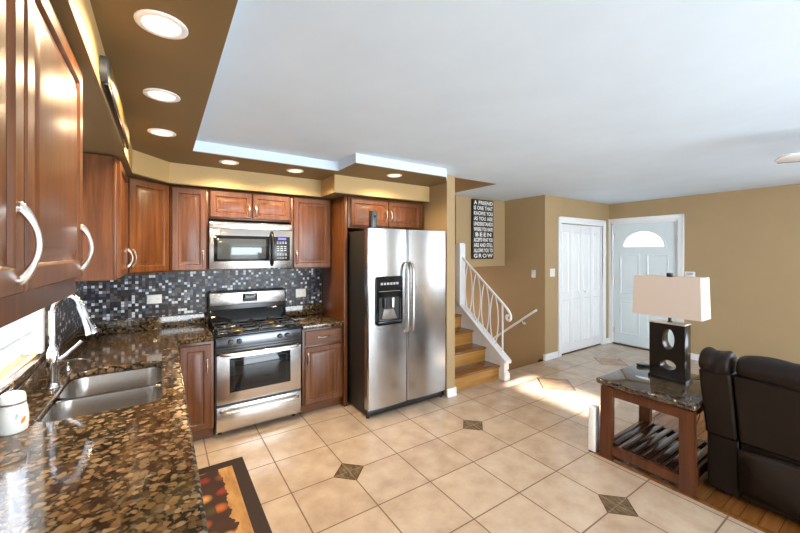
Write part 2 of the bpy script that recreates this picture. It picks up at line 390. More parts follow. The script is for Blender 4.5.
sbox('wall_stairwell', M['wall_dark'], (XS, XS+.05, 3.40, 7.0, -2.6, ZC), (XS, XS+.006, 3.283, 3.40, -.1, ZC), (3.66, XS, 7.0, 7.05, -2.6, 1.6), (3.66, XS, 3.2, 3.28, -2.6, -.12), (3.66, 3.72, 3.28, 7.0, -2.6, -.01), (3.66, XS, 3.2, 7.0, -2.65, -2.6))
sbox('wall_bulkhead', M['wall'], (3.74, XS, 4.05, 4.12, 1.42, ZC))
sbox('wall_bulkhead_underside', M['wall_dark'], (3.74, XS, 4.12, 7.0, 1.425, 1.6))
sbox('wall_upper_stair', M['wall_dark'], (3.594, 3.66, 3.114, 6.2, ZC+.002, 4.6), (XP1, 3.66, 6.2, 6.26, 1.4, 4.6), (XP1, 3.66, 3.06, 6.2, 4.6, 4.66), (XP1, 3.66, 3.06, 3.126, ZC+.002, 4.6), (3.66, 3.74, 4.4, 6.2, 1.0, 4.6))
# soffits over the cabinets
ZS = 2.255
sof = [(XW, YR), (-.19, YR), (-.19, 3.43), (.055, 3.735), (1.46, 3.735), (1.46, 3.38), (XP0, 3.38), (XP0, YB), (XW, YB)]
m = MB(); m.prism(sof, 'z', ZS+.006, ZK); m.build('trim_2', M['soffit'], kind='structure', smooth=False)
m = MB(); m.prism(sof, 'z', ZS, ZS+.006); m.build('trim_3', M['olive'], kind='structure', smooth=False)
# mosaic backsplash
sbox('wall_backsplash', M['mosaic_xz'], (XW+.008, 1.61, YB-.008, YB, .914, 1.50))
sbox('wall_backsplash_side', M['mosaic_yz'], (XW, XW+.008, WY1, YB, .914, 1.50), (XW, XW+.008, -.6, WY0, .914, 1.50), (XW, XW+.008, WY0, WY1, .914, WZ0-.045))
# baseboards
def baseboard(name, *runs):
    m = MB()
    for x0, x1, y0, y1 in runs:
        m.box(x0, x1, y0, y1, 0, .095, .004)
        m.box(x0-(.004 if x1-x0 < .05 else 0), x1+(.004 if x1-x0 < .05 else 0), y0-(.004 if y1-y0 < .05 else 0), y1+(.004 if y1-y0 < .05 else 0), 0, .02, .003)
    return m.build(name, M['white'], kind='structure')
baseboard('baseboard_closet', (XS-.015, 5.185, 3.263, 3.279), (6.655, XR-.001, 3.263, 3.279), (XS-.016, XS-.001, 3.263, 3.30))
baseboard('baseboard_right', (XR-.017, XR-.001, -.2, 2.15))
baseboard('baseboard_partition', (XP0-.006, XP1+.012, 3.042, 3.059), (XP1+.0, XP1+.014, 3.042, 3.125))
# kitchen window
W = struct_empty('window_1')
m = MB()
for b in ((XW-.115, XW+.02, WY0-.06, WY0+.010, WZ0-.002, WZ1+.06), (XW-.115, XW+.02, WY1-.010, WY1+.04, WZ0-.002, WZ1+.06), (XW-.115, XW+.02, WY0-.06, WY1+.04, WZ1-.010, WZ1+.06)): m.box(*b, .004)
m.build('frame', M['white'], W)
m = MB(); m.box(XW-.11, XW+.035, WY0-.07, WY1+.045, WZ0-.040, WZ0-.003, .004); m.build('sill', M['granite'], W)
m = MB()
for b in ((XW-.10, XW-.06, WY0+.011, WY1-.011, WZ0-.001, WZ0+.012), (XW-.10, XW-.06, WY0+.011, WY1-.011, WZ1-.05, WZ1-.011), (XW-.10, XW-.06, WY0+.011, WY0+.045, WZ0, WZ1-.012), (XW-.10, XW-.06, WY1-.045, WY1-.011, WZ0, WZ1-.012)): m.box(*b, .003)
m.build('sash', M['white'], W)
m = MB(); m.box(XW-.082, XW-.078, WY0+.02, WY1-.02, WZ0, WZ1-.02); m.build('pane', M['glass'], W, smooth=False)
m = MB(); m.box(XW-.055, XW-.012, WY0+.014, WY1-.014, WZ1-.045, WZ1-.012, .003)
z = WZ0+.135
m.box(XW-.045, XW-.02, WY0+.013, WY1-.013, WZ0+.12, WZ0+.138, .003)
while z < WZ1-.08:
    m.prism([(XW-.022, z), (XW-.044, z+.034), (XW-.042, z+.036), (XW-.020, z+.002)], 'y', WY0+.013, WY1-.013); z += .026
m.build('blinds', M['slat'], W, smooth=False)
# front door with fanlight
D = struct_empty('door_1')
def door_casing(m, y0, y1, z1, x):      # casing around a doorway in a wall at x, facing -x
    for b in ((x-.02, x-.001, y0-.085, y0, 0, z1+.085), (x-.02, x-.001, y1, y1+.085, 0, z1+.085), (x-.02, x-.001, y0, y1, z1, z1+.085)): m.box(*b, .005)
    for b in ((x-.028, x-.018, y0-.085, y0-.062, 0, z1+.085), (x-.028, x-.018, y1+.062, y1+.085, 0, z1+.085), (x-.028, x-.018, y0-.085, y1+.085, z1+.062, z1+.085)): m.box(*b, .003)
m = MB(); door_casing(m, DY0, DY1, 2.17, XR)
m.box(XR, XR+.12, DY0, DY0+.02, 0, 2.17); m.box(XR, XR+.12, DY1-.02, DY1, 0, 2.17); m.box(XR, XR+.12, DY0, DY1, 2.15, 2.17)
m.build('casing', M['white'], D)
m = MB(); m.box(XR-.01, XR+.12, DY0+.02, DY1-.02, 0, .022, .004); m.build('threshold', M['fan_edge'], D)
# leaf outline in (y,z) with a half-round light
cy, cz, ra, rb = (DY0+DY1)/2+.0, 1.745, .31, .265
arch = [(cy-ra, cz)]+[(cy-ra*math.cos(PI*i/20), cz+rb*math.sin(PI*i/20)) for i in range(1, 20)]+[(cy+ra, cz)]
me = holes([(DY0+.023, .025), (DY1-.023, .025), (DY1-.023, 2.147), (DY0+.023, 2.147)], [arch], 0, .045)
me.transform(Matrix(((0, 0, 1, XR+.025), (1, 0, 0, 0), (0, 1, 0, 0), (0, 0, 0, 1))))
leaf = meshobj('leaf', me, M['door'], D)
def raised(m, u0, u1, z0, z1, f):      # raised panel moulding; f(u, z, depth)
    rr = [[f(u0+i, z0+i, d), f(u1-i, z0+i, d), f(u1-i, z1-i, d), f(u0+i, z1-i, d)] for i, d in ((0, -.001), (.008, .008), (.022, .009), (.032, .001), (.06, .007))]
    m.rings(rr, False, True)
m = MB(); fd = lambda u, z, d: (XR+.025-d, u, z)
for (a, b) in ((DY0+.13, cy-.05), (cy+.05, DY1-.13)):
    raised(m, a, b, .20, .80, fd); raised(m, a, b, .92, 1.62, fd)
m.build('door_panel', M['door'], leaf)
m = MB()
big = [(cy-(ra+.03)*math.cos(PI*i/20), cz-.0+(rb+.03)*math.sin(PI*i/20)) for i in range(21)]
me = holes([(cy-ra-.03, cz-.03)]+big+[(cy+ra+.03, cz-.03)], [arch], 0, .012)
me.transform(Matrix(((0, 0, 1, XR+.014), (1, 0, 0, 0), (0, 1, 0, 0), (0, 0, 0, 1))))
meshobj('fanlight_frame', me, M['door'], leaf)
m = MB(); m.prism(arch, 'x', XR+.045, XR+.05); m.build('fanlight_pane', M['glass'], leaf, smooth=False)
for hz in (.25, 1.12, 1.95):
    m = MB(); m.lathe([(.008, -.05), (.008, .05)], (XR+.012, DY1-.02, hz), 12); m.box(XR+.018, XR+.024, DY1-.055, DY1-.02, hz-.05, hz+.05); m.build('hinge', M['nickel'], D)
m = MB(); m.lathe([(.028, -.008), (.028, 0), (.014, .01), (.012, .03), (.026, .04), (.030, .055), (.022, .07), (.002, .074)], (0, 0, 0), 20, 'x')
k = m.build('door_knob', M['nickel'], D); k.rotation_euler = (0, 0, PI); k.location = (XR+.02, DY0+.09, .98)
m = MB(); m.lathe([(.026, -.006), (.026, .006), (.02, .012), (.001, .013)], (0, 0, 0), 20, 'x')
k = m.build('deadbolt', M['nickel'], D); k.rotation_euler = (0, 0, PI); k.location = (XR+.02, DY0+.09, 1.16)
# bifold closet door
D2 = struct_empty('door_2')
CX0, CX1, CY, CH = 5.27, 6.55, 3.28, 2.12
m = MB()
for b in ((CX0-.085, CX0, CY-.02, CY-.001, 0, CH+.10), (CX1, CX1+.085, CY-.02, CY-.001, 0, CH+.10), (CX0, CX1, CY-.02, CY-.001, CH, CH+.10)): m.box(*b, .005)
for b in ((CX0-.085, CX0-.06, CY-.028, CY-.018, 0, CH+.10), (CX1+.06, CX1+.085, CY-.028, CY-.018, 0, CH+.10), (CX0-.085, CX1+.085, CY-.028, CY-.018, CH+.075, CH+.10)): m.box(*b, .003)
m.box(CX0-.001, CX0+.012, CY-.001, CY+.12, 0, CH); m.box(CX1-.012, CX1+.001, CY-.001, CY+.12, 0, CH); m.box(CX0, CX1, CY-.001, CY+.12, CH, CH+.012)
m.build('casing', M['white'], D2)
lw = (CX1-CX0-.03)/4
for i in range(4):
    x0 = CX0+.014+i*lw+.002; x1 = x0+lw-.004
    m = MB(); m.box(x0, x1, CY+.02, CY+.052, .02, CH-.012, .002)
    lf = m.build('leaf', M['white'], D2)
    m = MB(); f2 = lambda u, z, d: (u, CY+.02-d, z)
    raised(m, x0+.06, x1-.06, .16, .88, f2); raised(m, x0+.06, x1-.06, .98, CH-.13, f2)
    m.build('door_panel', M['white'], lf)
    if i in (1, 2):
        m = MB(); m.lathe([(.010, 0), (.008, .012), (.016, .02), (.017, .03), (.010, .036), (.001, .037)], (0, 0, 0), 16, 'y')
        k = m.build('door_knob', M['white'], lf); k.rotation_euler = (PI, 0, 0); k.location = ((x0+x1)/2+(.06 if i == 1 else -.06), CY+.02, .98); 
m = MB(); m.box(CX0, CX1, CY+.02, CY+.06, 0, .014); m.build('track', M['fan_edge'], D2)

# ================================================================ cabinets
def shaker(m, x0, x1, z0, z1, t=.020, fr=.056):     # raised-panel door, front face at y=-t
    rr = []
    for i, y in ((0, 0), (0, -t+.004), (.004, -t), (fr-.008, -t), (fr-.004, -t+.003), (fr, -t+.009), (fr+.012, -t+.010), (fr+.034, -t+.002), (fr+.038, -t+.001)):
        rr.append([(x0+i, y, z0+i), (x1-i, y, z0+i), (x1-i, y, z1-i), (x0+i, y, z1-i)])
    m.rings(rr)
def pull(L=.13, r=.0052, h=.030, vert=True):        # arched bar pull, along z (or x), standing off towards -y
    m = MB(); pts = []; rad = []
    for i in range(17):
        t = i/16; s = (t-.5)*L; pts.append((s, -h*math.sin(PI*t)**.75 if 0 < t < 1 else 0)); rad.append(r*(1.9-.9*min(1, 4*min(t, 1-t))))
    P = [(0, y, s) if vert else (s, y, 0) for s, y in pts]
    m.tube(P, rad, 10)
    for s in (-L/2, L/2):
        m.lathe([(r*2.0, .0), (r*2.0, -.003), (r*1.2, -.008)], (0, 0, s) if vert else (s, 0, 0), 12, 'y')
    return m
def add_door(root, x0, x1, z0, z1, side, hz, L=.13, mat='cherry', name='door', h=.030, r=.0052):
    m = MB(); shaker(m, x0, x1, z0, z1, fr=.056 if min(x1-x0, z1-z0) > .2 else .045)
    d = m.build(name, M[mat], root)
    if side:
        k = pull(L, r, h).build('handle', M['nickel'], d); k.location = ((x1-.028 if side == 'r' else x0+.028), -.020, hz)
    return d
def carcass(root, w, d, h, toe=0, st=.038, opens=None):
    m = MB(); z0 = .10 if toe else 0
    m.box(.004, w-.004, .004, d, z0, h-.002); 
    m.box(0, w, 0, .019, z0, h, .0015)
    m.box(0, .014, .018, d, z0, h); m.box(w-.014, w, .018, d, z0, h)
    m.build('cabinet_body', M['cherry'], root)
    if toe: MB().box(.0, w, .06, d, 0, .10).build('toe_kick', M['cherry_h'], root)
def cabinet(label, loc, rotz, w, d, h, toe=0, group=None, name='wall_cabinet', cat='cabinet'):
    t = thing(name, label, cat, loc, rotz, group); carcass(t, w, d, h, toe); return t
XF = -.24; dU = XF-XW-.004; ZU, HU = 1.47, .775
YF = 3.80; dB = YB-YF-.010
# near left wall cabinet, two doors each hinged on its near side
t = cabinet('cherry wall cabinet nearest the camera with two tall doors and long pale pulls', (XF, .37, 1.505), PI/2, 1.222, dU, .745)
add_door(t, .012, .601, .058, .735, 'r', .152, .135, h=.026, r=.0055); add_door(t, .619, 1.210, .058, .735, 'r', .152, .135, h=.026, r=.0055)
# far left wall cabinet, beyond the window
t = cabinet('narrow cherry wall cabinet between the kitchen window and the diagonal corner cabinet', (XF, 2.85, ZU), PI/2, .66, dU, HU)
add_door(t, .05, .645, .012, HU-.012, 'r', .13)
# diagonal corner cabinet
c0, c1 = Vector((XF, 3.515)), Vector((.055, YF)); ang = math.atan2(c1.y-c0.y, c1.x-c0.x); wd = (c1-c0).length
t = thing('corner_cabinet', 'diagonal cherry corner wall cabinet with one door at the left end of the mosaic', 'cabinet', (c0.x, c0.y, ZU), ang)
inv = Matrix.Rotation(-ang, 2)
poly = [inv @ (Vector(p)-c0) for p in ((XF, 3.515), (.055, YF), (.055, YB-.010), (XW+.010, YB-.010), (XW+.010, 3.515))]
m = MB(); m.prism([tuple(p) for p in poly], 'z', 0, HU); m.build('cabinet_body', M['cherry'], t, smooth=False)
add_door(t, .022, wd-.022, .012, HU-.012, 'l', .13)
# single narrow cabinet left of the microwave
t = cabinet('slim cherry wall cabinet with one door just left of the microwave', (.0575, YF, ZU), 0, .305, dB, HU)
add_door(t, .016, .289, .012, HU-.012, 'r', .12)
# over the microwave
t = cabinet('low cherry wall cabinet with two small doors right above the microwave', (.365, YF, 1.965), 0, .775, dB, HU+ZU-1.965)
hh = HU+ZU-1.965
add_door(t, .012, .383, .016, hh-.012, 'r', .10, .10); add_door(t, .392, .763, .016, hh-.012, 'l', .10, .10)
# right of the microwave
t = cabinet('cherry wall cabinet with one wide door between the microwave and the tall fridge panel', (1.1425, YF, ZU), 0, .465, dB, HU)
add_door(t, .026, .439, .012, HU-.012, 'l', .12)
# over the fridge
hf = .338
t = cabinet('low cherry wall cabinet with two doors above the steel refrigerator', (1.652, 3.47, 2.247-hf), 0, 1.02, YB-3.47-.01, hf)
add_door(t, .030, .495, .030, hf-.018, 'r', .15, .12); add_door(t, .505, .970, .030, hf-.018, 'l', .15, .12)
# tall end panel
m = MB(); m.box(-.019, .019, 0, YB-3.48-.01, 0, 2.247, .002)
o = m.build('end_panel', M['cherry'], None); o.location = (1.632, 3.48, 0)
tag(o, 'tall cherry end panel standing along the left side of the refrigerator', 'cabinet panel')
# filler to the soffit
# base cabinets
ZB = .872
t = cabinet('narrow cherry base cabinet with one door just left of the range', (.095, 3.51, 0), 0, .283, YB-3.51-.012, ZB, 1, None, 'base_cabinet')
add_door(t, .030, .258, .115, ZB-.025, 'r', .66, .11)
t = cabinet('cherry base cabinet with a drawer over one door just right of the range', (1.170, 3.51, 0), 0, .440, YB-3.51-.012, ZB, 1, None, 'base_cabinet')
add_door(t, .024, .416, .115, .685, 'l', .57, .11)
m = MB(); rr = []
for i, y in ((0, 0), (0, -.016), (.004, -.02)): rr.append([(.024+i, y, .705+i), (.416-i, y, .705+i), (.416-i, y, ZB-.022-i), (.024+i, y, ZB-.022-i)])
m.rings(rr); d = m.build('drawer', M['cherry_h'], t)
k = pull(.11, .0052, .028, False).build('handle', M['nickel'], d); k.location = (.22, -.020, .778)
# left run under the sink counter (seen only from other positions)
for i, (y0, y1, lb) in enumerate(((.60, 1.50, 'cherry base cabinet under the near end of the granite counter'), (1.52, 2.00, 'narrow cherry base cabinet in front of the sink base'), (2.02, 3.02, 'cherry sink base cabinet below the double bowl'), )):
    wv = y1-y0
    t = cabinet(lb, (.05, y0, 0), PI/2, wv, .60 if i != 2 else .045, ZB-.002, 1, None, 'base_cabinet')
    n = 2 if wv > .6 else 1
    for j in range(n): add_door(t, .02+j*(wv-.03)/n, .02+(j+1)*(wv-.03)/n-.01, .115, ZB-.03, 'r' if j == 0 else 'l', .66, .11)

t = thing('base_cabinet', 'cherry corner base cabinet under the inner corner of the granite counter', 'cabinet', (XW+.02, 3.03, 0))
m = MB(); m.prism([(0, 0), (.05-XW-.02, 0), (.05-XW-.02, .480), (.650, .480), (.650, YB-3.03-.012), (0, YB-3.03-.012)], 'z', .10, ZB-.002); m.build('cabinet_body', M['cherry'], t, smooth=False)
m = MB(); m.box(0, .55-XW-.58, 0, .52, 0, .10); m.build('toe_kick', M['cherry_h'], t, smooth=False)

# ================================================================ counters
ZT = .914
outer = [(XW+.010, -.60), (.102, -.60), (.102, 3.47), (.377, 3.47), (.377, YB-.010), (XW+.010, YB-.010)]
cut = rrect(-.458, -.002, 2.117, 2.908, .085)
me = holes(outer, [cut], .874, ZT, .012)
ct = thing('countertop', 'brown speckled granite L-shaped countertop with sink cut-outs along the window wall', 'countertop', (0, 0, 0))
meshobj('slab', me, M['granite'], ct)
m = MB(); m.box(XW+.010, XW+.030, -.60, YB-.010, ZT, WZ0-.05 if False else 1.015, .002); m.build('upstand', M['granite'], ct)
m = MB(); m.box(XW+.030, .377, YB-.030, YB-.010, ZT, 1.035, .002); m.build('upstand', M['granite'], ct)
c2 = thing('countertop', 'short granite countertop piece between the range and the tall fridge panel', 'countertop', (0, 0, 0))
m = MB(); m.box(1.163, 1.612, 3.47, YB-.010, .874, ZT, .006); m.build('slab', M['granite'], c2)
m = MB(); m.box(1.163, 1.612, YB-.030, YB-.010, ZT, 1.035, .002); m.build('upstand', M['granite'], c2)
# sink
sk = thing('sink', 'stainless double-bowl undermount sink set in the granite counter', 'sink', (-.23, 2.55, .70))
def bowl(x0, x1, y0, y1, r, dz):
    m = MB(); rr = []
    for i, z in ((-.014, .873), (-.002, .873), (.0, .868), (.004, .70+dz+.03), (.014, .70+dz+.008), (.034, .70+dz)):
        rr.append([(x, y, z) for x, y in rrect(x0+i, x1-i, y0+i, y1-i, max(.02, r-i*.6))])
    m.rings(rr, False, True)
    o = m.build('bowl', M['sink'], sk, shift=(.23, -2.55, -.70), smooth=50)
    m = MB(); m.lathe([(.045, .002), (.042, .004), (.030, .001), (.001, .001)], ((x0+x1)/2+.23, (y0+y1)/2-2.55, dz+.001), 20); m.build('drain', M['chrome'], o)
bowl(-.455, -.005, 2.12, 2.498, .07, 0); bowl(-.455, -.005, 2.532, 2.905, .08, .02)
m = MB()
m.prism([(-.052, .155), (-.049, .168), (-.042, .173), (-.026, .173), (-.019, .168), (-.016, .155)], 'x', -.224, .224); m.build('divider', M['sink'], sk)
# faucet
fx, fy = -.487, 2.63
fa = thing('faucet', 'tall chrome gooseneck pull-down faucet behind the double sink', 'faucet', (fx, fy, ZT))
m = MB(); m.lathe([(.034, 0), (.034, .006), (.027, .014), (.025, .03), (.025, .10), (.028, .14), (.027, .19), (.020, .215), (.017, .225)]); m.build('faucet_body', M['chrome'], fa)
p = [(0, 0, .22), (0, 0, .30), (0, 0, .40)]+bez((0, 0, .40), (.0, 0, .50), (.085, -.05, .53), (.115, -.065, .46), 14)[1:]
m = MB(); m.tube(p, .0135, 14); m.build('spout', M['chrome'], fa)
a, b = Vector((.115, -.065, .46)), Vector((.175, -.095, .285)); d = (b-a)
m = MB(); m.tube([a, a+d*.08, a+d*.10, a+d*.40, a+d*.46, a+d*.56, a+d*.8, a+d*.97, b], [.0145, .0145, .0185, .0195, .017, .020, .024, .031, .029], 18)
sh = m.build('spray_head', M['chrome'], fa)
m = MB(); q = a+d*.55+Vector((.018, -.012, .006)); m.tube([q, q+d*.18], .007, 8); m.build('spray_button', M['black'], sh)
m = MB(); m.tube([(.022, 0, .15), (.045, .0, .165), (.085, .01, .205), (.115, .012, .235)], [.013, .010, .008, .0095], 12); m.build('lever', M['chrome'], fa)
sd = thing('soap_dispenser', 'small chrome soap dispenser pump beside the faucet at the far bowl', 'soap dispenser', (-.478, 2.93, ZT))
m = MB(); m.lathe([(.024, 0), (.024, .004), (.014, .012), (.012, .03), (.009, .034), (.009, .058), (.013, .06), (.013, .070), (.004, .074)]); m.build('pump_base', M['chrome'], sd)
m = MB(); m.tube([(0, 0, .066), (.04, -.01, .074), (.085, -.02, .070), (.10, -.024, .062)], [.007, .006, .005, .0045], 10); m.build('nozzle', M['chrome'], sd)
# lidded jar
j = thing('jar', 'white ceramic jar with orange and grey painted leaves beside the sink', 'jar', (-.505, 2.08, ZT))
m = MB(); m.lathe([(.040, 0), (.044, .004), (.047, .03), (.047, .06), (.043, .095), (.038, .112), (.038, .116)]); m.build('jar_body', M['ceramic'], j)
m = MB(); m.lathe([(.0385, .113), (.040, .116), (.0385, .121)]); m.build('rim_band', M['taupe'], j)
m = MB(); m.lathe([(.039, .121), (.039, .138), (.035, .152), (.026, .158), (.001, .160)]); m.build('lid', M['ceramic'], j)
def leafpatch(mat, a0, z0, L, wv, tilt):
    m = MB(); ring = []
    for i in range(16):
        t = 2*PI*i/16; u = L*math.cos(t); v = wv*math.sin(t)*(1-.4*abs(math.cos(t)))
        a = a0+(u*math.cos(tilt)-v*math.sin(tilt))/.056; z = z0+u*math.sin(tilt)+v*math.cos(tilt)
        rr = .0475 if z < .062 else .0475-(z-.06)*.135
        ring.append((rr*math.cos(a), rr*math.sin(a), z))
    m._add(ring, [tuple(range(16))]); m.build('painted_leaf', mat, j, smooth=False)
leafpatch(M['orange'], R(-38), .050, .016, .008, .9); leafpatch(M['grey_glaze'], R(-62), .075, .018, .006, 1.3); leafpatch(M['grey_glaze'], R(-84), .090, .012, .005, .3)

# ================================================================ range
rg = thing('range', 'stainless steel gas range with black cooktop between the two base cabinets', 'stove', (.385, 3.50, 0))
RW, RD = .770, .60
m = MB(); m.box(.004, RW-.004, .03, RD, .045, .905, .003); m.box(.002, .012, .0, .05, .045, .90); m.box(RW-.012, RW-.002, 0, .05, .045, .90)
m.build('range_body', M['black_matte'], rg)
for x in (.05, RW-.05):
    for y in (.09, RD-.06): MB().lathe([(.018, 0), (.018, .05)], (x, y, 0), 12).build('foot', M['black'], rg)
m = MB(); m.box(.0, RW, -.022, RD-.04, .893, .914, .006); m.box(.02, RW-.02, -.0, RD-.06, .912, .918, .002); m.build('cooktop', M['black_glass'], rg)
# control panel (sloped), steel
m = MB(); m.prism([(-.022, .893), (-.030, .80), (.03, .80), (.03, .893)], 'x', .006, RW-.006, .003); cp = m.build('control_panel', M['panel_steel'], rg)
for x in (.125, .195, .555, .625):
    m = MB(); m.lathe([(.024, 0), (.023, -.006), (.019, -.010), (.0175, -.030), (.001, -.031)], (x, -.027, .846), 20, 'y'); m.box(x-.005, x+.005, -.062, -.03, .828, .864, .002)
    m.build('knob', M['black'], cp)
m = MB(); m.box(.006, RW-.006, -.026, .03, .762, .80, .002); m.build('vent_strip', M['black'], rg)
# oven door
m = MB(); m.box(.010, RW-.010, -.030, .028, .300, .775, .006); od = m.build('oven_door', M['steel'], rg)
m = MB(); m.box(.006, RW-.006, -.0335, -.02, .735, .778, .003); m.build('top_band', M['black'], od)
m = MB(); m.box(.115, RW-.115, -.034, -.028, .395, .700, .002); ow = m.build('oven_window', M['black_glass'], od)
m = MB()
for b in ((.150, RW-.150, .420, .423), (.150, RW-.150, .672, .675)): m.box(b[0], b[1], -.0348, -.033, b[2], b[3])
for b in ((.150, .153), (RW-.153, RW-.150)): m.box(b[0], b[1], -.0348, -.033, .42, .675)
m.build('window_border', M['black'], ow)
def bar_handle(z, parent, y0=-.03):
    m = MB(); pts = bez((.045, y0, z), (.055, y0-.055, z+.002), (.10, y0-.052, z+.002), (.20, y0-.055, z+.002), 8)+bez((RW-.20, y0-.055, z+.002), (RW-.10, y0-.052, z+.002), (RW-.055, y0-.055, z+.002), (RW-.045, y0, z), 8)
    m.tube(pts, .0135, 12); m.build('handle', M['nickel'], parent)
bar_handle(.742, od)
m = MB(); m.box(.010, RW-.010, -.028, .03, .060, .278, .006); dw = m.build('drawer', M['steel'], rg)
bar_handle(.238, dw, -.028)
m = MB(); m.box(.012, RW-.012, -.01, .03, .276, .302); m.build('vent_strip', M['black'], rg)
# backguard
m = MB(); m.box(.0, RW, RD-.075, RD+.012, .905, 1.245, .010); bg = m.build('backguard', M['black'], rg)
m = MB(); m.prism([(RD-.081, 1.105), (RD-.081, 1.230), (RD-.06, 1.236), (RD-.06, 1.10)], 'x', .014, RW-.014, .004); bp = m.build('backguard_panel', M['steel'], bg)
m = MB(); m.box(.315, .465, RD-.085, RD-.075, 1.130, 1.212, .003); ck = m.build('clock_panel', M['black_glass'], bp)
m = MB()
for i in range(4):
    for q in range(2): m.box(.328+i*.033, .352+i*.033, RD-.0865, RD-.084, 1.138+q*.018, 1.149+q*.018)
m.box(.352, .428, RD-.0865, RD-.084, 1.182, 1.202); m.build('clock_buttons', M['black_matte'], ck)
m = MB(); m.prism([(RD-.085, 1.04), (RD-.075, 1.06), (RD-.075, .935), (RD-.135, .925)], 'x', .02, RW-.02, .004); m.build('back_trim', M['black_glass'], rg)
# burners and grates
for x, y, r in ((.20, .115, .050), (.57, .115, .045), (.20, .385, .042), (.57, .385, .055)):
    m = MB(); m.lathe([(r*1.5, .918), (r*1.45, .921), (r*1.02, .922), (r, .934), (r*.9, .936), (.001, .936)], (x, y, 0), 24); bn = m.build('burner', M['nickel' if r < .05 else 'brass'], rg)
    m = MB(); m.lathe([(r*.82, .936), (r*.82, .942), (r*.7, .946), (.001, .946)], (x, y, 0), 24); m.build('burner_cap', M['black_matte'], bn)
for x0, x1 in ((.03, .375), (.395, .74)):
    m = MB(); z = .952; q = .0055
    for a, b in (((x0, .0), (x1, .0)), ((x1, .0), (x1, .50)), ((x1, .50), (x0, .50)), ((x0, .50), (x0, .0)), ((x0, .25), (x1, .25))):
        m.box(min(a[0], b[0])-q, max(a[0], b[0])+q, min(a[1], b[1])-q+.005, max(a[1], b[1])+q+.005, z-.012, z, .002)
    cx = (x0+x1)/2
    for cy_ in (.120, .390):
        for dx, dy in ((1, 0), (-1, 0), (0, 1), (0, -1)):
            ax, ay = cx+dx*.045, cy_+dy*.04; bx, by = cx+dx*(x1-x0)/2, cy_+dy*.125
            m.box(min(ax, bx)-(q if not dx else 0), max(ax, bx)+(q if not dx else 0), min(ay, by)-(q if not dy else 0), max(ay, by)+(q if not dy else 0), z-.010, z+.003, .002)
    for a in (x0, x1):
        for b in (.005, .255, .505): m.box(a-q, a+q, b-q, b+q, .916, z-.005)
    m.build('grate', M['black_matte'], rg)

# ================================================================ microwave
mw = thing('microwave', 'stainless over-the-range microwave mounted under the small two-door cabinet', 'microwave', (.367, 3.745, 1.487))
MW, MH = .770, .450
m = MB(); m.box(0, MW, .012, YB-3.745-.012, 0, MH, .003); m.build('microwave_body', M['black_matte'], mw)
m = MB(); m.box(0, MW, -.010, .02, .385, MH, .004); m.build('vent_panel', M['steel'], mw)
m = MB()
for i in range(5): m.box(.03, MW-.03, -.0112, -.008, .395+i*.01, .398+i*.01)
m.build('vent_slots', M['grey_btn'], mw)
m = MB(); m.box(0, MW, -.012, .02, .0, .383, .004); md = m.build('door', M['steel'], mw)
m = MB(); m.box(.035, .535, -.0155, -.010, .072, .320, .003); m.build('window_border', M['black_glass'], md)
def mwglass():
    t = NT('microwave_window_screen'); t.col((.10, .115, .125, 1)); t.set(Roughness=.08, Metallic=.35); return t.m
m = MB(); m.box(.065, .505, -.0165, -.012, .095, .290, .002); m.build('door_window', mwglass(), md)
m = MB(); m.box(.530, .745, -.016, -.010, .072, .320, .003); pn = m.build('control_panel', M['black'], mw)
m = MB(); m.box(.625, .705, -.0175, -.014, .288, .310); m.build('clock_display', M['clock'], pn)
m = MB()
for r_, zz in ((4, .248), (4, .262), (3, .215), (3, .195), (3, .175), (4, .140), (4, .128), (4, .098)):
    for i in range(r_):
        wv = .105/r_; m.box(.61+i*wv*1.05, .61+i*wv*1.05+wv*.7, -.0172, -.014, zz, zz+.007)
m.build('button_print', M['grey_btn'], pn)
m = MB(); m.tube(bez((.562, -.012, .030), (.562, -.06, .06), (.562, -.06, .10), (.562, -.055, .19), 8)+bez((.562, -.055, .19), (.562, -.06, .29), (.562, -.06, .33), (.562, -.012, .365), 8)[1:], .013, 12); m.build('handle', M['black'], md)

# ================================================================ refrigerator
fr = thing('refrigerator', 'stainless side-by-side refrigerator with ice dispenser beside the stair partition', 'refrigerator', (1.672, 3.06, 0))
FW = 1.008; FH = 1.885; sp = .474
m = MB(); m.box(.006, FW-.006, .085, .93, .03, FH-.02, .006); m.build('fridge_body', M['black_matte'], fr)
m = MB(); m.box(.01, FW-.01, .03, .12, .02, .088, .004); m.build('base_grille', M['black'], fr)
for x in (.03, FW-.03): MB().lathe([(.02, 0), (.02, .025)], (x, .06, 0), 12).build('foot', M['black'], fr)
DPX0, DPX1, DPZ0, DPZ1 = .080, .395, .915, 1.405
def fdoor(x0, x1):
    m = MB(); n = 12; prof = [(x0, .075), (x0, .018)]
    prof += [(x0+.012, .004)]
    for i in range(1, n): prof.append((x0+.012+(x1-x0-.024)*i/n, .004-.012*math.sin(PI*i/n)))
    prof += [(x1-.012, .004), (x1, .018), (x1, .075)]
    m.prism(prof, 'z', .09, FH); return m.build('door', M['steel_v'], fr, smooth=40)
dl = fdoor(0, sp-.004); dr = fdoor(sp+.004, FW)
for o, x in ((dl, sp-.034), (dr, sp+.036)):
    m = MB(); pts = bez((x, .0, 1.535), (x, -.035, 1.525), (x, -.050, 1.50), (x, -.052, 1.38), 8)+bez((x, -.052, .97), (x, -.050, .85), (x, -.035, .825), (x, .0, .815), 8)
    m.tube(pts, .0165, 12); m.build('handle', M['handle_grey'], o)
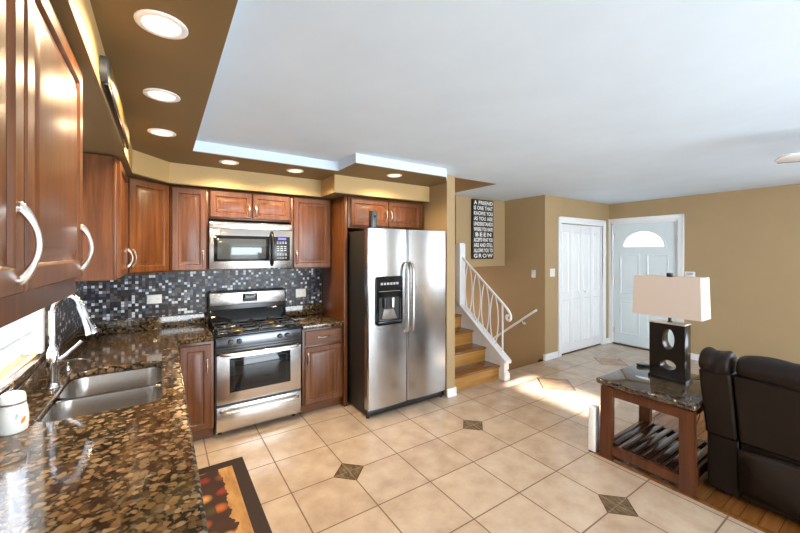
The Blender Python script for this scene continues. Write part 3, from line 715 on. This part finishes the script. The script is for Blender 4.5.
# dispenser
dp = MB(); 
me = holes(rrect(DPX0, DPX1, DPZ0, DPZ1, .03), [rrect(DPX0+.035, DPX1-.035, DPZ0+.05, DPZ0+.28, .02)], 0, .022, .004)
me.transform(Matrix(((1, 0, 0, 0), (0, 0, 1, -.024), (0, 1, 0, 0), (0, 0, 0, 1))))
dpo = meshobj('dispenser', me, M['black_glass'], dl)
m = MB(); x0, x1, z0, z1 = DPX0+.037, DPX1-.037, DPZ0+.052, DPZ0+.278
m.box(x0, x1, -.0105, -.0085, z0, z1); m.build('dispenser_recess', M['black_matte'], dpo, smooth=False)
m = MB(); m.prism([(x0+.03, z0+.01), (x1-.03, z0+.01), (x1-.075, z0+.11), (x0+.055, z0+.11)], 'y', -.018, -.010, .002); m.build('dispenser_paddle', plain('smoked_grey_paddle', hexc(120, 112, 104), .25), dpo)
for x in (x0+.06, x1-.085):
    m = MB(); m.lathe([(.020, z0+.125), (.022, z0+.17), (.022, z1-.005)], (x, -.020, 0), 16); m.build('dispenser_spout', M['nickel' if x > .2 else 'black'], dpo)
m = MB(); m.box(DPX0+.015, DPX1-.015, -.045, -.02, DPZ0+.022, DPZ0+.048, .006); m.build('drip_tray', M['black'], dpo)
m = MB()
for i in range(6): m.box(DPX0+.05+i*.037, DPX0+.075+i*.037, -.0255, -.023, DPZ1-.085, DPZ1-.062)
m.box(DPX0+.03, DPX1-.03, -.0255, -.023, DPZ1-.150, DPZ1-.147)
m.build('dispenser_buttons', M['grey_btn'], dpo)
# black device on the fridge
g = thing('handset', 'black handheld device standing upright on top of the refrigerator', 'handset', (1.79, 3.17, 1.867))
m = MB(); m.box(-.036, .036, -.028, .028, 0, .205, .010); m.build('handset_body', M['black_matte'], g)
m = MB(); m.box(-.022, .022, -.033, -.026, .03, .195, .004); m.build('front_panel', plain('slate_grey_plastic', hexc(70, 82, 88), .3), g)
m = MB(); m.lathe([(.012, -.037), (.012, -.030)], (0.004, 0, .145), 14, 'y'); m.build('button', M['black'], g)

# ================================================================ wall plates
def plate(name, label, loc, rotz, wv, hv, kind, group=None):
    t = thing(name, label, 'outlet' if kind == 'o' else 'light switch', loc, rotz)
    m = MB(); m.box(-wv/2, wv/2, -.007, 0, -hv/2, hv/2, .003); m.build('cover_plate', M['plate'], t)
    if kind == 'o':
        for s in (-1, 1):
            m = MB()
            if wv > hv: m.box(s*wv*.22-.014, s*wv*.22+.014, -.0095, -.006, -.016, .016, .003)
            else: m.box(-.016, .016, -.0095, -.006, s*hv*.22-.014, s*hv*.22+.014, .003)
            so = m.build('socket', M['plate'], t)
            m = MB(); cx, cz_ = (s*wv*.22, 0) if wv > hv else (0, s*hv*.22)
            for dx in (-.006, .006): m.box(cx+dx-.001, cx+dx+.001, -.0099, -.0093, cz_-.005, cz_+.005)
            m.build('slots', M['black_matte'], so)
    else:
        for i in range(kind):
            cx = (i-(kind-1)/2)*.046
            m = MB(); m.box(cx-.016, cx+.016, -.0105, -.006, -.033, .033, .002); m.build('rocker', M['plate'], t)
plate('wall_outlet', 'white outlet plate on the mosaic left of the range', (-.060, YB-.008, 1.200), 0, .118, .085, 'o')
plate('wall_outlet', 'white outlet plate on the mosaic right of the range', (1.355, YB-.008, 1.172), 0, .12, .095, 'o')
plate('switch_plate', 'white switch plate under the far left wall cabinet beside the window', (XW+.008, 3.02, 1.215), PI/2, .118, .15, 2)
plate('switch_plate', 'white switch plate on the dark brown stairwell wall', (XS, 3.48, 1.315), -PI/2, .076, .122, 1)
plate('switch_plate', 'white double switch plate on the tan wall left of the closet', (5.045, 3.279, 1.335), 0, .125, .125, 2)
t = thing('alarm_keypad', 'white alarm keypad box on the wall just right of the front door', 'keypad', (XR, 2.075, 1.29), -PI/2)
m = MB(); m.box(-.062, .062, -.03, 0, -.075, .062, .006); m.build('keypad_case', M['plate'], t)
m = MB(); m.box(-.04, .04, -.032, -.028, .01, .045, .002); m.build('keypad_screen', M['grey_btn'], t)

# ================================================================ recessed lights
LG = 'recessed ceiling lights around the kitchen tray'
spots = [((0, 1.50), 'recessed downlight nearest the camera in the brown ceiling border'), ((0, 2.17), 'second recessed downlight from the camera along the left cabinets'), ((0, 2.84), 'third recessed downlight along the left cabinets, nearest the corner'),
         ((.49, 3.44), 'recessed downlight above the slim cabinet left of the microwave'), ((1.075, 3.44), 'recessed downlight above the right side of the microwave'), ((1.99, 3.08), 'recessed downlight in the border above the refrigerator')]
proto = None
for (x, y), lb in spots:
    if proto is None:
        t = thing('recessed_light', lb, 'ceiling light', (x, y, ZK), 0, LG)
        m = MB(); m.lathe([(.080, 0), (.080, -.004), (.072, -.007), (.060, -.006), (.056, .0), (.056, -.001)], cap=False); m.build('trim_ring', M['white'], t)
        m = MB(); m.lathe([(.057, -.002), (.04, -.004), (.001, -.005)], cap=True); m.build('lens', M['bulb'], t)
        proto = t
    else:
        t = copy_tree(proto); t.location = (x, y, ZK); t['label'] = lb
    lamp('downlight', 'SPOT', (x, y, ZK-.012), (0, 0, 0), 42, (1, .76, .46), spot_size=R(160), spot_blend=.7, shadow_soft_size=.05)

# carved plaque on the left soffit
t = thing('wall_plaque', 'long dark plaque with a scrolled end hung on the left soffit', 'wall plaque', (-.189, 1.72, 2.325), PI/2)
m = MB(); m.box(0, 1.0, -.022, 0, -.055, .050, .006); m.build('board', M['black_lamp'], t)
m = MB(); m.box(.03, .97, -.026, -.02, -.040, .042, .004); m.build('face', plain('antique_bronze', hexc(150, 118, 66), .35, .6, .2, 25), t)
m = MB(); m.lathe([(.048, 0), (.048, -.022), (.036, -.027), (.015, -.024)], (0, 0, 0), 20, 'y'); m.build('scroll_end', plain('pewter', hexc(96, 100, 100), .4, .6), t)

# floor mat
t = thing('floor_mat', 'brown bordered kitchen mat with a printed food picture beside the counter', 'rug', (.30, 2.45, 0))
m = MB(); m.box(-.235, .235, -.63, .62, .001, .012, .004); m.build('border', M['mat_border'], t)
m = MB(); m.box(-.145, .145, -.53, .53, .0118, .0132); pr = m.build('printed_panel', M['mat_print'], t, smooth=False)
pr.data.transform(Matrix.Translation((.30, 0, 0))); pr.location = (-.30, 0, 0)

# ================================================================ stairs up, railing
st = thing('staircase', 'oak staircase rising behind the white railing beside the refrigerator', 'stairs', (XP1, 3.13, 0))
SW = 3.645-XP1-.004; RZ, RN = .185, .235
for k in range(7):
    m = MB(); m.box(.003, SW, k*RN, k*RN+.02, k*RZ+(.0 if k == 0 else .001), (k+1)*RZ-.026); m.build('riser', M['oak'], st, smooth=False)
    m = MB(); m.box(.003, SW, k*RN-.022, (k+1)*RN+.02, (k+1)*RZ-.026, (k+1)*RZ, .006); m.build('tread', M['oak_dark'], st)
# knee wall with sloped cap
sl = .735; ky0, kz0 = 3.02, .275
m = MB(); m.prism([(ky0+.03, 0), (5.6, 0), (5.6, kz0+sl*(5.6-ky0)-.03), (ky0+.03, kz0-.03+sl*.03)], 'x', 3.648, 3.718); m.build('wall_stair', M['white'], kind='structure', smooth=False)
m = MB(); m.prism([(ky0-.015, kz0-.052), (4.4, kz0+sl*(4.4-ky0)-.04), (4.4, kz0+sl*(4.4-ky0)), (ky0-.015, kz0-.012)], 'x', 3.628, 3.738, .004)
m.prism([(ky0+.02, kz0-.14), (4.4, kz0+sl*(4.4-ky0)-.12), (4.4, kz0+sl*(4.4-ky0)-.03), (ky0+.02, kz0-.03)], 'x', 3.640, 3.728); m.build('trim_5', M['white'], kind='structure')
m = MB(); m.box(3.640, 3.730, 3.035, 3.055, 0, .11, .003); m.box(3.634, 3.736, 3.028, 3.06, 0, .09, .004); m.build('baseboard_stair', M['white'], kind='structure')
rl = thing('stair_railing', 'white iron stair railing with curved balusters and a square newel post', 'railing', (3.683, 3.02, .275))
def cap_z(y): return sl*(y-ky0)+.001
def bx(y0, y1, x0, x1, z0, z1, bev): m = MB(); m.box(x0, x1, y0, y1, z0, z1, bev); return m
m = MB(); z0 = cap_z(3.80); m.box(-.055, .055, .82, .93, z0-.02, 1.50, .006); m.box(-.05, .05, .825, .925, 1.49, 1.515, .012); m.build('newel_post', M['white'], rl)
def rail_z(y): return .630+sl*1.16*(y-3.0)*.93
m = MB(); ring = [(0, 3.86-3.02, rail_z(3.86)), (0, 3.4-3.02, rail_z(3.4)), (0, 3.06-3.02, rail_z(3.06))]
ring += bez((0, .04, rail_z(3.06)), (0, -.06, rail_z(2.96)), (0, -.075, rail_z(2.96)-.09), (0, -.01, rail_z(2.96)-.10), 10)[1:]
ring += bez((0, -.01, rail_z(2.96)-.10), (0, .035, rail_z(2.96)-.09), (0, .03, rail_z(2.96)-.03), (0, -.005, rail_z(2.96)-.035), 6)[1:]
m.tube(ring, .016, 10); m.build('handrail', M['white'], rl)
m = MB(); m.tube([(0, .085, cap_z(3.105)), (0, .085, rail_z(3.105))], .012, 10); m.build('end_post', M['white'], rl)
for i in range(4):
    yc = .225+i*.158; zb = cap_z(yc+3.02)+.0; zt = rail_z(yc+3.02); h = zt-zb
    m = MB()
    for s in (-1, 1):
        m.tube(bez((0, yc+s*.018, zb-s*.0+sl*s*.018), (0, yc+s*.088, zb+h*.3), (0, yc+s*.088, zb+h*.7), (0, yc+s*.012, zt+sl*s*.012), 14), .0075, 8)
    m.build('baluster', M['white'], rl)
# handrail on the dark wall
hr = thing('wall_handrail', 'white handrail sloping down along the dark brown stairwell wall', 'handrail', (XS, 3.43, .735))
m = MB(); m.tube([(-.001, -.0, .01), (-.03, -.004, .006), (-.055, 0, 0), (-.058, .03, -.022), (-.058, 1.6, -.022-1.57*.72), (-.058, 2.2, -.022-2.17*.72)], .019, 12); m.build('rail', M['white'], hr)
for y in (.22, 1.5):
    m = MB(); zz = -.022-(y-.03)*.72; m.tube([(-.004, y, zz-.07), (-.03, y, zz-.075), (-.055, y, zz-.045), (-.058, y, zz-.015)], .008, 8); m.lathe([(.024, 0), (.024, -.006), (.01, -.01)], (0, y, zz-.07), 14, 'x'); m.build('bracket', M['white'], hr)
# word sign
sg = thing('wall_sign', 'tall black word sign with white capital letters on the wall above the stairs', 'sign', (4.295, 4.05, 2.02))
m = MB(); m.box(-.235, .235, -.045, -.001, -.475, .475, .003); m.build('board', M['black_matte'], sg)
lines = ['A FRIEND', 'IS ONE THAT', 'KNOWS YOU', 'AS YOU ARE', 'UNDERSTANDS', 'WHERE YOU HAVE', 'BEEN', 'ACCEPTS WHAT YOU', 'ARE AND STILL', 'ALLOWS YOU TO', 'GROW']
bm = bmesh.new(); nL = len(lines); hL = .93/nL
for i, tx in enumerate(lines):
    cu = bpy.data.curves.new('txt', 'FONT'); cu.body = tx; cu.extrude = .002; cu.offset = .03; cu.space_character = 1.35 if tx in ('GROW', 'BEEN') else 1.08
    t = bpy.data.objects.new('txt', cu); C.objects.link(t); dg = bpy.context.evaluated_depsgraph_get(); dg.update()
    me = bpy.data.meshes.new_from_object(t.evaluated_get(dg)); bpy.data.objects.remove(t)
    xs = [v.co.x for v in me.vertices]; ys = [v.co.y for v in me.vertices]
    wid = .36 if tx == 'BEEN' else .43; sx = wid/(max(xs)-min(xs)); sy = hL*.74/(max(ys)-min(ys)); zc = .465-(i+.5)*hL
    for v in me.vertices:
        x, y, zz = v.co; v.co = ((x-(min(xs)+max(xs))/2)*sx, -.0462-zz*.3, zc+(y-(min(ys)+max(ys))/2)*sy)
    bm.from_mesh(me); bpy.data.meshes.remove(me)
me = bpy.data.meshes.new('lettering'); bm.to_mesh(me); bm.free(); meshobj('lettering', me, M['plate'], sg)

# ================================================================ side table, lamp, sofa
TZ = .63
tb = thing('side_table', 'dark wood side table with speckled stone top and slatted shelf beside the sofa', 'table', (2.93, .866, 0))
m = MB(); m.box(-.0, .78, 0, .654, TZ-.045, TZ, .016, 3); m.build('tabletop', M['marble'], tb)
def leg(x0, x1, y0, y1, dy): 
    m = MB(); m.rings([[(x0, y0+dy, 0), (x1, y0+dy, 0), (x1, y1+dy, 0), (x0, y1+dy, 0)], [(x0+.012, y0, .574), (x1, y0, .574), (x1, y1, .574), (x0+.012, y1, .574)]])
    return m.build('leg', M['mahogany'], tb, smooth=False)
leg(.010, .065, .014, .100, -.006); leg(.010, .065, .535, .622, .006); leg(.70, .755, .014, .100, -.006); leg(.70, .755, .535, .622, .006)
for b in ((.022, .045, .09, .545, .505, .574), (.715, .738, .09, .545, .505, .574), (.06, .705, .045, .065, .505, .574), (.06, .705, .585, .605, .505, .574)):
    MB().box(*b, .002).build('apron', M['mahogany'], tb)
for b in ((.018, .050, .092, .543, .045, .115), (.705, .745, .092, .543, .045, .115), (.06, .71, .048, .075, .045, .115), (.06, .71, .575, .602, .045, .115)):
    MB().box(*b, .002).build('shelf_rail', M['mahogany'], tb)
for i in range(7):
    y = .072+i*.072; MB().box(.05, .708, y, y+.046, .115, .130, .003).build('shelf_slat', M['espresso'], tb)
# lamp
lp = thing('table_lamp', 'table lamp with black oval-pierced base and cream rectangular shade on side table', 'lamp', (3.40, 1.172, TZ))
me = holes([(-.120, 0), (.120, 0), (.120, .42), (-.120, .42)], [ellipse(.010, .300, .042, .084), ellipse(.008, .095, .054, .038)], 0, .12, .002)
me.transform(Matrix(((0, 0, 1, -.065), (-1, 0, 0, 0), (0, 1, 0, .025), (0, 0, 0, 1))))
meshobj('lamp_base', me, M['black_lamp'], lp)
m = MB(); m.box(-.075, .075, -.128, .128, 0, .026, .004); m.build('foot', M['black_lamp'], lp)
m = MB(); m.box(-.068, .060, -.124, .124, .445, .456, .003); m.build('top_cap', M['nickel'], lp)
m = MB(); m.lathe([(.02, .456), (.012, .463), (.012, .49), (.020, .495), (.020, .52), (.006, .525), (.006, .825)]); m.build('stem', M['black_lamp'], lp)
def shade():
    m = MB(); z0, z1 = .505, .822; a0, b0, a1, b1 = .100, .232, .094, .224
    o = [[(-a0, -b0, z0), (a0, -b0, z0), (a0, b0, z0), (-a0, b0, z0)], [(-a1, -b1, z1), (a1, -b1, z1), (a1, b1, z1), (-a1, b1, z1)],
         [(-a1+.003, -b1+.003, z1), (a1-.003, -b1+.003, z1), (a1-.003, b1-.003, z1), (-a1+.003, b1-.003, z1)], [(-a0+.003, -b0+.003, z0), (a0-.003, -b0+.003, z0), (a0-.003, b0-.003, z0), (-a0+.003, b0-.003, z0)]]
    o.append(o[0]); m.rings(o, False, False); return m.build('lamp_shade', M['shade'], lp, smooth=False)
shd = shade()
m = MB(); m.tube([(-.09, 0, .805), (.09, 0, .805)], .003, 6); m.tube([(0, -.22, .805), (0, .22, .805)], .003, 6); m.build('shade_spider', M['nickel'], shd)
m = MB(); m.box(-.018, .018, -.018, .018, .818, .850, .003); m.lathe([(.008, .80), (.008, .82)]); m.build('finial', M['black_lamp'], lp)
m = MB(); m.tube([(.07, -.03, .012), (.14, -.10, .006), (.24, -.14, .006), (.325, -.15, .004)]+bez((.325, -.15, .004), (.36, -.16, -.10), (.345, -.10, -.3), (.335, -.05, -.54), 10)[1:], .0032, 6); m.build('cord', M['black'], lp)
rm = thing('remote_control', 'small black remote control lying on the side table behind the lamp', 'remote', (3.60, 1.44, TZ), .9)
m = MB(); m.box(-.02, .02, -.055, .055, 0, .015, .005); m.build('remote_body', M['black'], rm)
m = MB()
for i in range(5):
    for q in (-1, 0, 1): m.lathe([(.0035, .0145), (.0035, .0165)], (q*.011, -.036+i*.016, 0), 8)
m.build('buttons', M['grey_btn'], rm)
wb = thing('floor_box', 'slim white plastic box standing on the tile behind the side table leg', 'box', (2.985, 1.560, 0))
m = MB(); m.box(-.04, .04, -.03, .03, .0, .37, .012, 3); m.build('case', M['white'], wb)


# sofa with its back to the kitchen
so = thing('sofa', 'dark brown leather reclining sofa with its back to the kitchen', 'sofa', (3.10, .863, 0))
def slab(yl0, yl1, prof, puff=.012, n=5):     # panel across y; prof = outline in (x, z)
    m = MB(); rr = []
    for i in range(n+1):
        t = i/n; e = 0 if 0 < i < n else 1
        y = yl0+(yl1-yl0)*t; sc = puff*(1-e)
        cxm = sum(p[0] for p in prof)/len(prof); czm = sum(p[1] for p in prof)/len(prof)
        rr.append([(p[0]+(p[0]-cxm)*sc*1.2, y, p[1]+(p[1]-czm)*sc*.3) for p in prof])
    m.rings(rr); return m
LEN = 1.95
def rp(t0, z0, z1, th):  # leaning back outline
    f = lambda z: .03-.19*max(0, (z-.30))/.62
    pts = []
    for z in [z0+(z1-z0)*i/6 for i in range(7)]: pts.append((f(z), z))
    for z in [z1-(z1-z0)*i/6 for i in range(7)]: pts.append((f(z)+th, z))
    return pts
secs = [(0, -.165), (-.172, -.865), (-.872, -1.565), (-1.572, -1.74)]
for i, (a, b) in enumerate(secs):
    m = slab(a, b, rp(0, .415, .875, .20)); o = m.build('back_panel', M['leather'], so, smooth=60)
    bv = o.modifiers.new('b', 'BEVEL'); bv.width = .018; bv.segments = 3; bv.limit_method = 'ANGLE'; bv.angle_limit = R(40)
    # pillow top
    m = MB(); rr = []; n = 10; q = 20; wv = abs(b-a)
    for k in range(n+1):
        t = k/n; e = (1-abs(2*t-1)**4)**.5 if 0 < k < n else .30
        y = a+(b-a)*t; cx, cz_ = -.060, .925; ring = []
        for s in range(q):
            an = 2*PI*s/q; rx, rz = .120*(.75+.25*e), .080*(.72+.28*e)
            wr = 1+.05*math.sin(3*an+17*t+i)*math.sin(PI*t)+.03*math.sin(23*t+2*an)
            ring.append((cx+rx*wr*math.cos(an)*(1-.12*math.sin(an)), y, cz_+rz*wr*math.sin(an)+.008*math.sin(9*t)))
        rr.append(ring)
    m.rings(rr); o = m.build('head_cushion', M['leather'], so, smooth=60, sub=1)
# lower back
for a, b in ((0, -.165), (-.172, -1.565), (-1.572, -1.74)):
    m = slab(a, b, [(.03, .04), (.03, .41), (.26, .41), (.26, .04)], .01); o = m.build('lower_back', M['leather'], so, smooth=60)
    bv = o.modifiers.new('b', 'BEVEL'); bv.width = .012; bv.segments = 2; bv.limit_method = 'ANGLE'; bv.angle_limit = R(40)
# loose flap over the mechanism
m = MB(); G = []
for i in range(9):
    v = i/8; row = []
    for k in range(15):
        u = k/14; y = -.172-u*1.38; z = .385-.30*v
        x = .022-.030*math.sin(PI*v*.8+.2)*(1-.35*math.cos(5*u))-.055*math.exp(-((u-.02-.20*v)/.07)**2)*(1-.6*v)-.02*math.exp(-((u-.30-.15*v)/.05)**2)*v
        row.append((x, y, z))
    G.append(row)
vs = [[m.bm.verts.new(p) for p in r] for r in G]
for i in range(8):
    for k in range(14): m.bm.faces.new((vs[i][k], vs[i][k+1], vs[i+1][k+1], vs[i+1][k]))
o = m.build('back_flap', M['leather'], so, smooth=80); sd_ = o.modifiers.new('s', 'SOLIDIFY'); sd_.thickness = .006; sd_.offset = 1
# seat, arms, feet
for a, b in ((-.02, -.22), (-1.52, -1.74)):
    m = MB(); m.box(.24, .98, b, a, .05, .62, .05, 3); m.build('arm', M['leather'], so, smooth=60)
for a, b in ((-.23, -.865), (-.872, -1.51)):
    m = MB(); m.box(.22, 1.0, b, a, .08, .46, .05, 3); m.build('seat', M['leather'], so, smooth=60)
for x in (.10, .88):
    for y in (-.08, -1.66): MB().lathe([(.022, 0), (.026, .08)], (x, y, 0), 12).build('foot', M['black_matte'], so)

# ceiling fan, only one blade tip in view
fcx, fcy = 3.95, .07
fn = thing('ceiling_fan', 'white ceiling fan whose blade tip shows at the right edge', 'fan', (fcx, fcy, ZC))
m = MB(); m.lathe([(.07, 0), (.065, -.03), (.02, -.05), (.013, -.055), (.013, -.14)]); m.build('downrod', M['fan_white'], fn)
m = MB(); m.lathe([(.03, -.13), (.09, -.145), (.11, -.18), (.11, -.24), (.07, -.27), (.03, -.275)]); m.build('motor', M['fan_white'], fn)
for k in range(4):
    a = R(127)+k*PI/2
    m = MB(); m.prism([(.20, -.05), (.62, -.07), (.655, -.04), (.655, .04), (.62, .07), (.20, .05)], 'z', -.005, .005, .001)
    b = m.build('blade', M['fan_white'], fn); b.rotation_euler = (R(10), 0, a); b.location = (0, 0, -.235)
    m = MB(); m.prism([(.20, -.054), (.62, -.075), (.62, -.069), (.20, -.049)], 'z', -.007, .007); m.build('blade_edge', M['fan_edge'], b)
    m = MB(); m.box(.08, .24, -.018, .018, -.004, .004, .002); ir = m.build('blade_iron', M['nickel'], b)
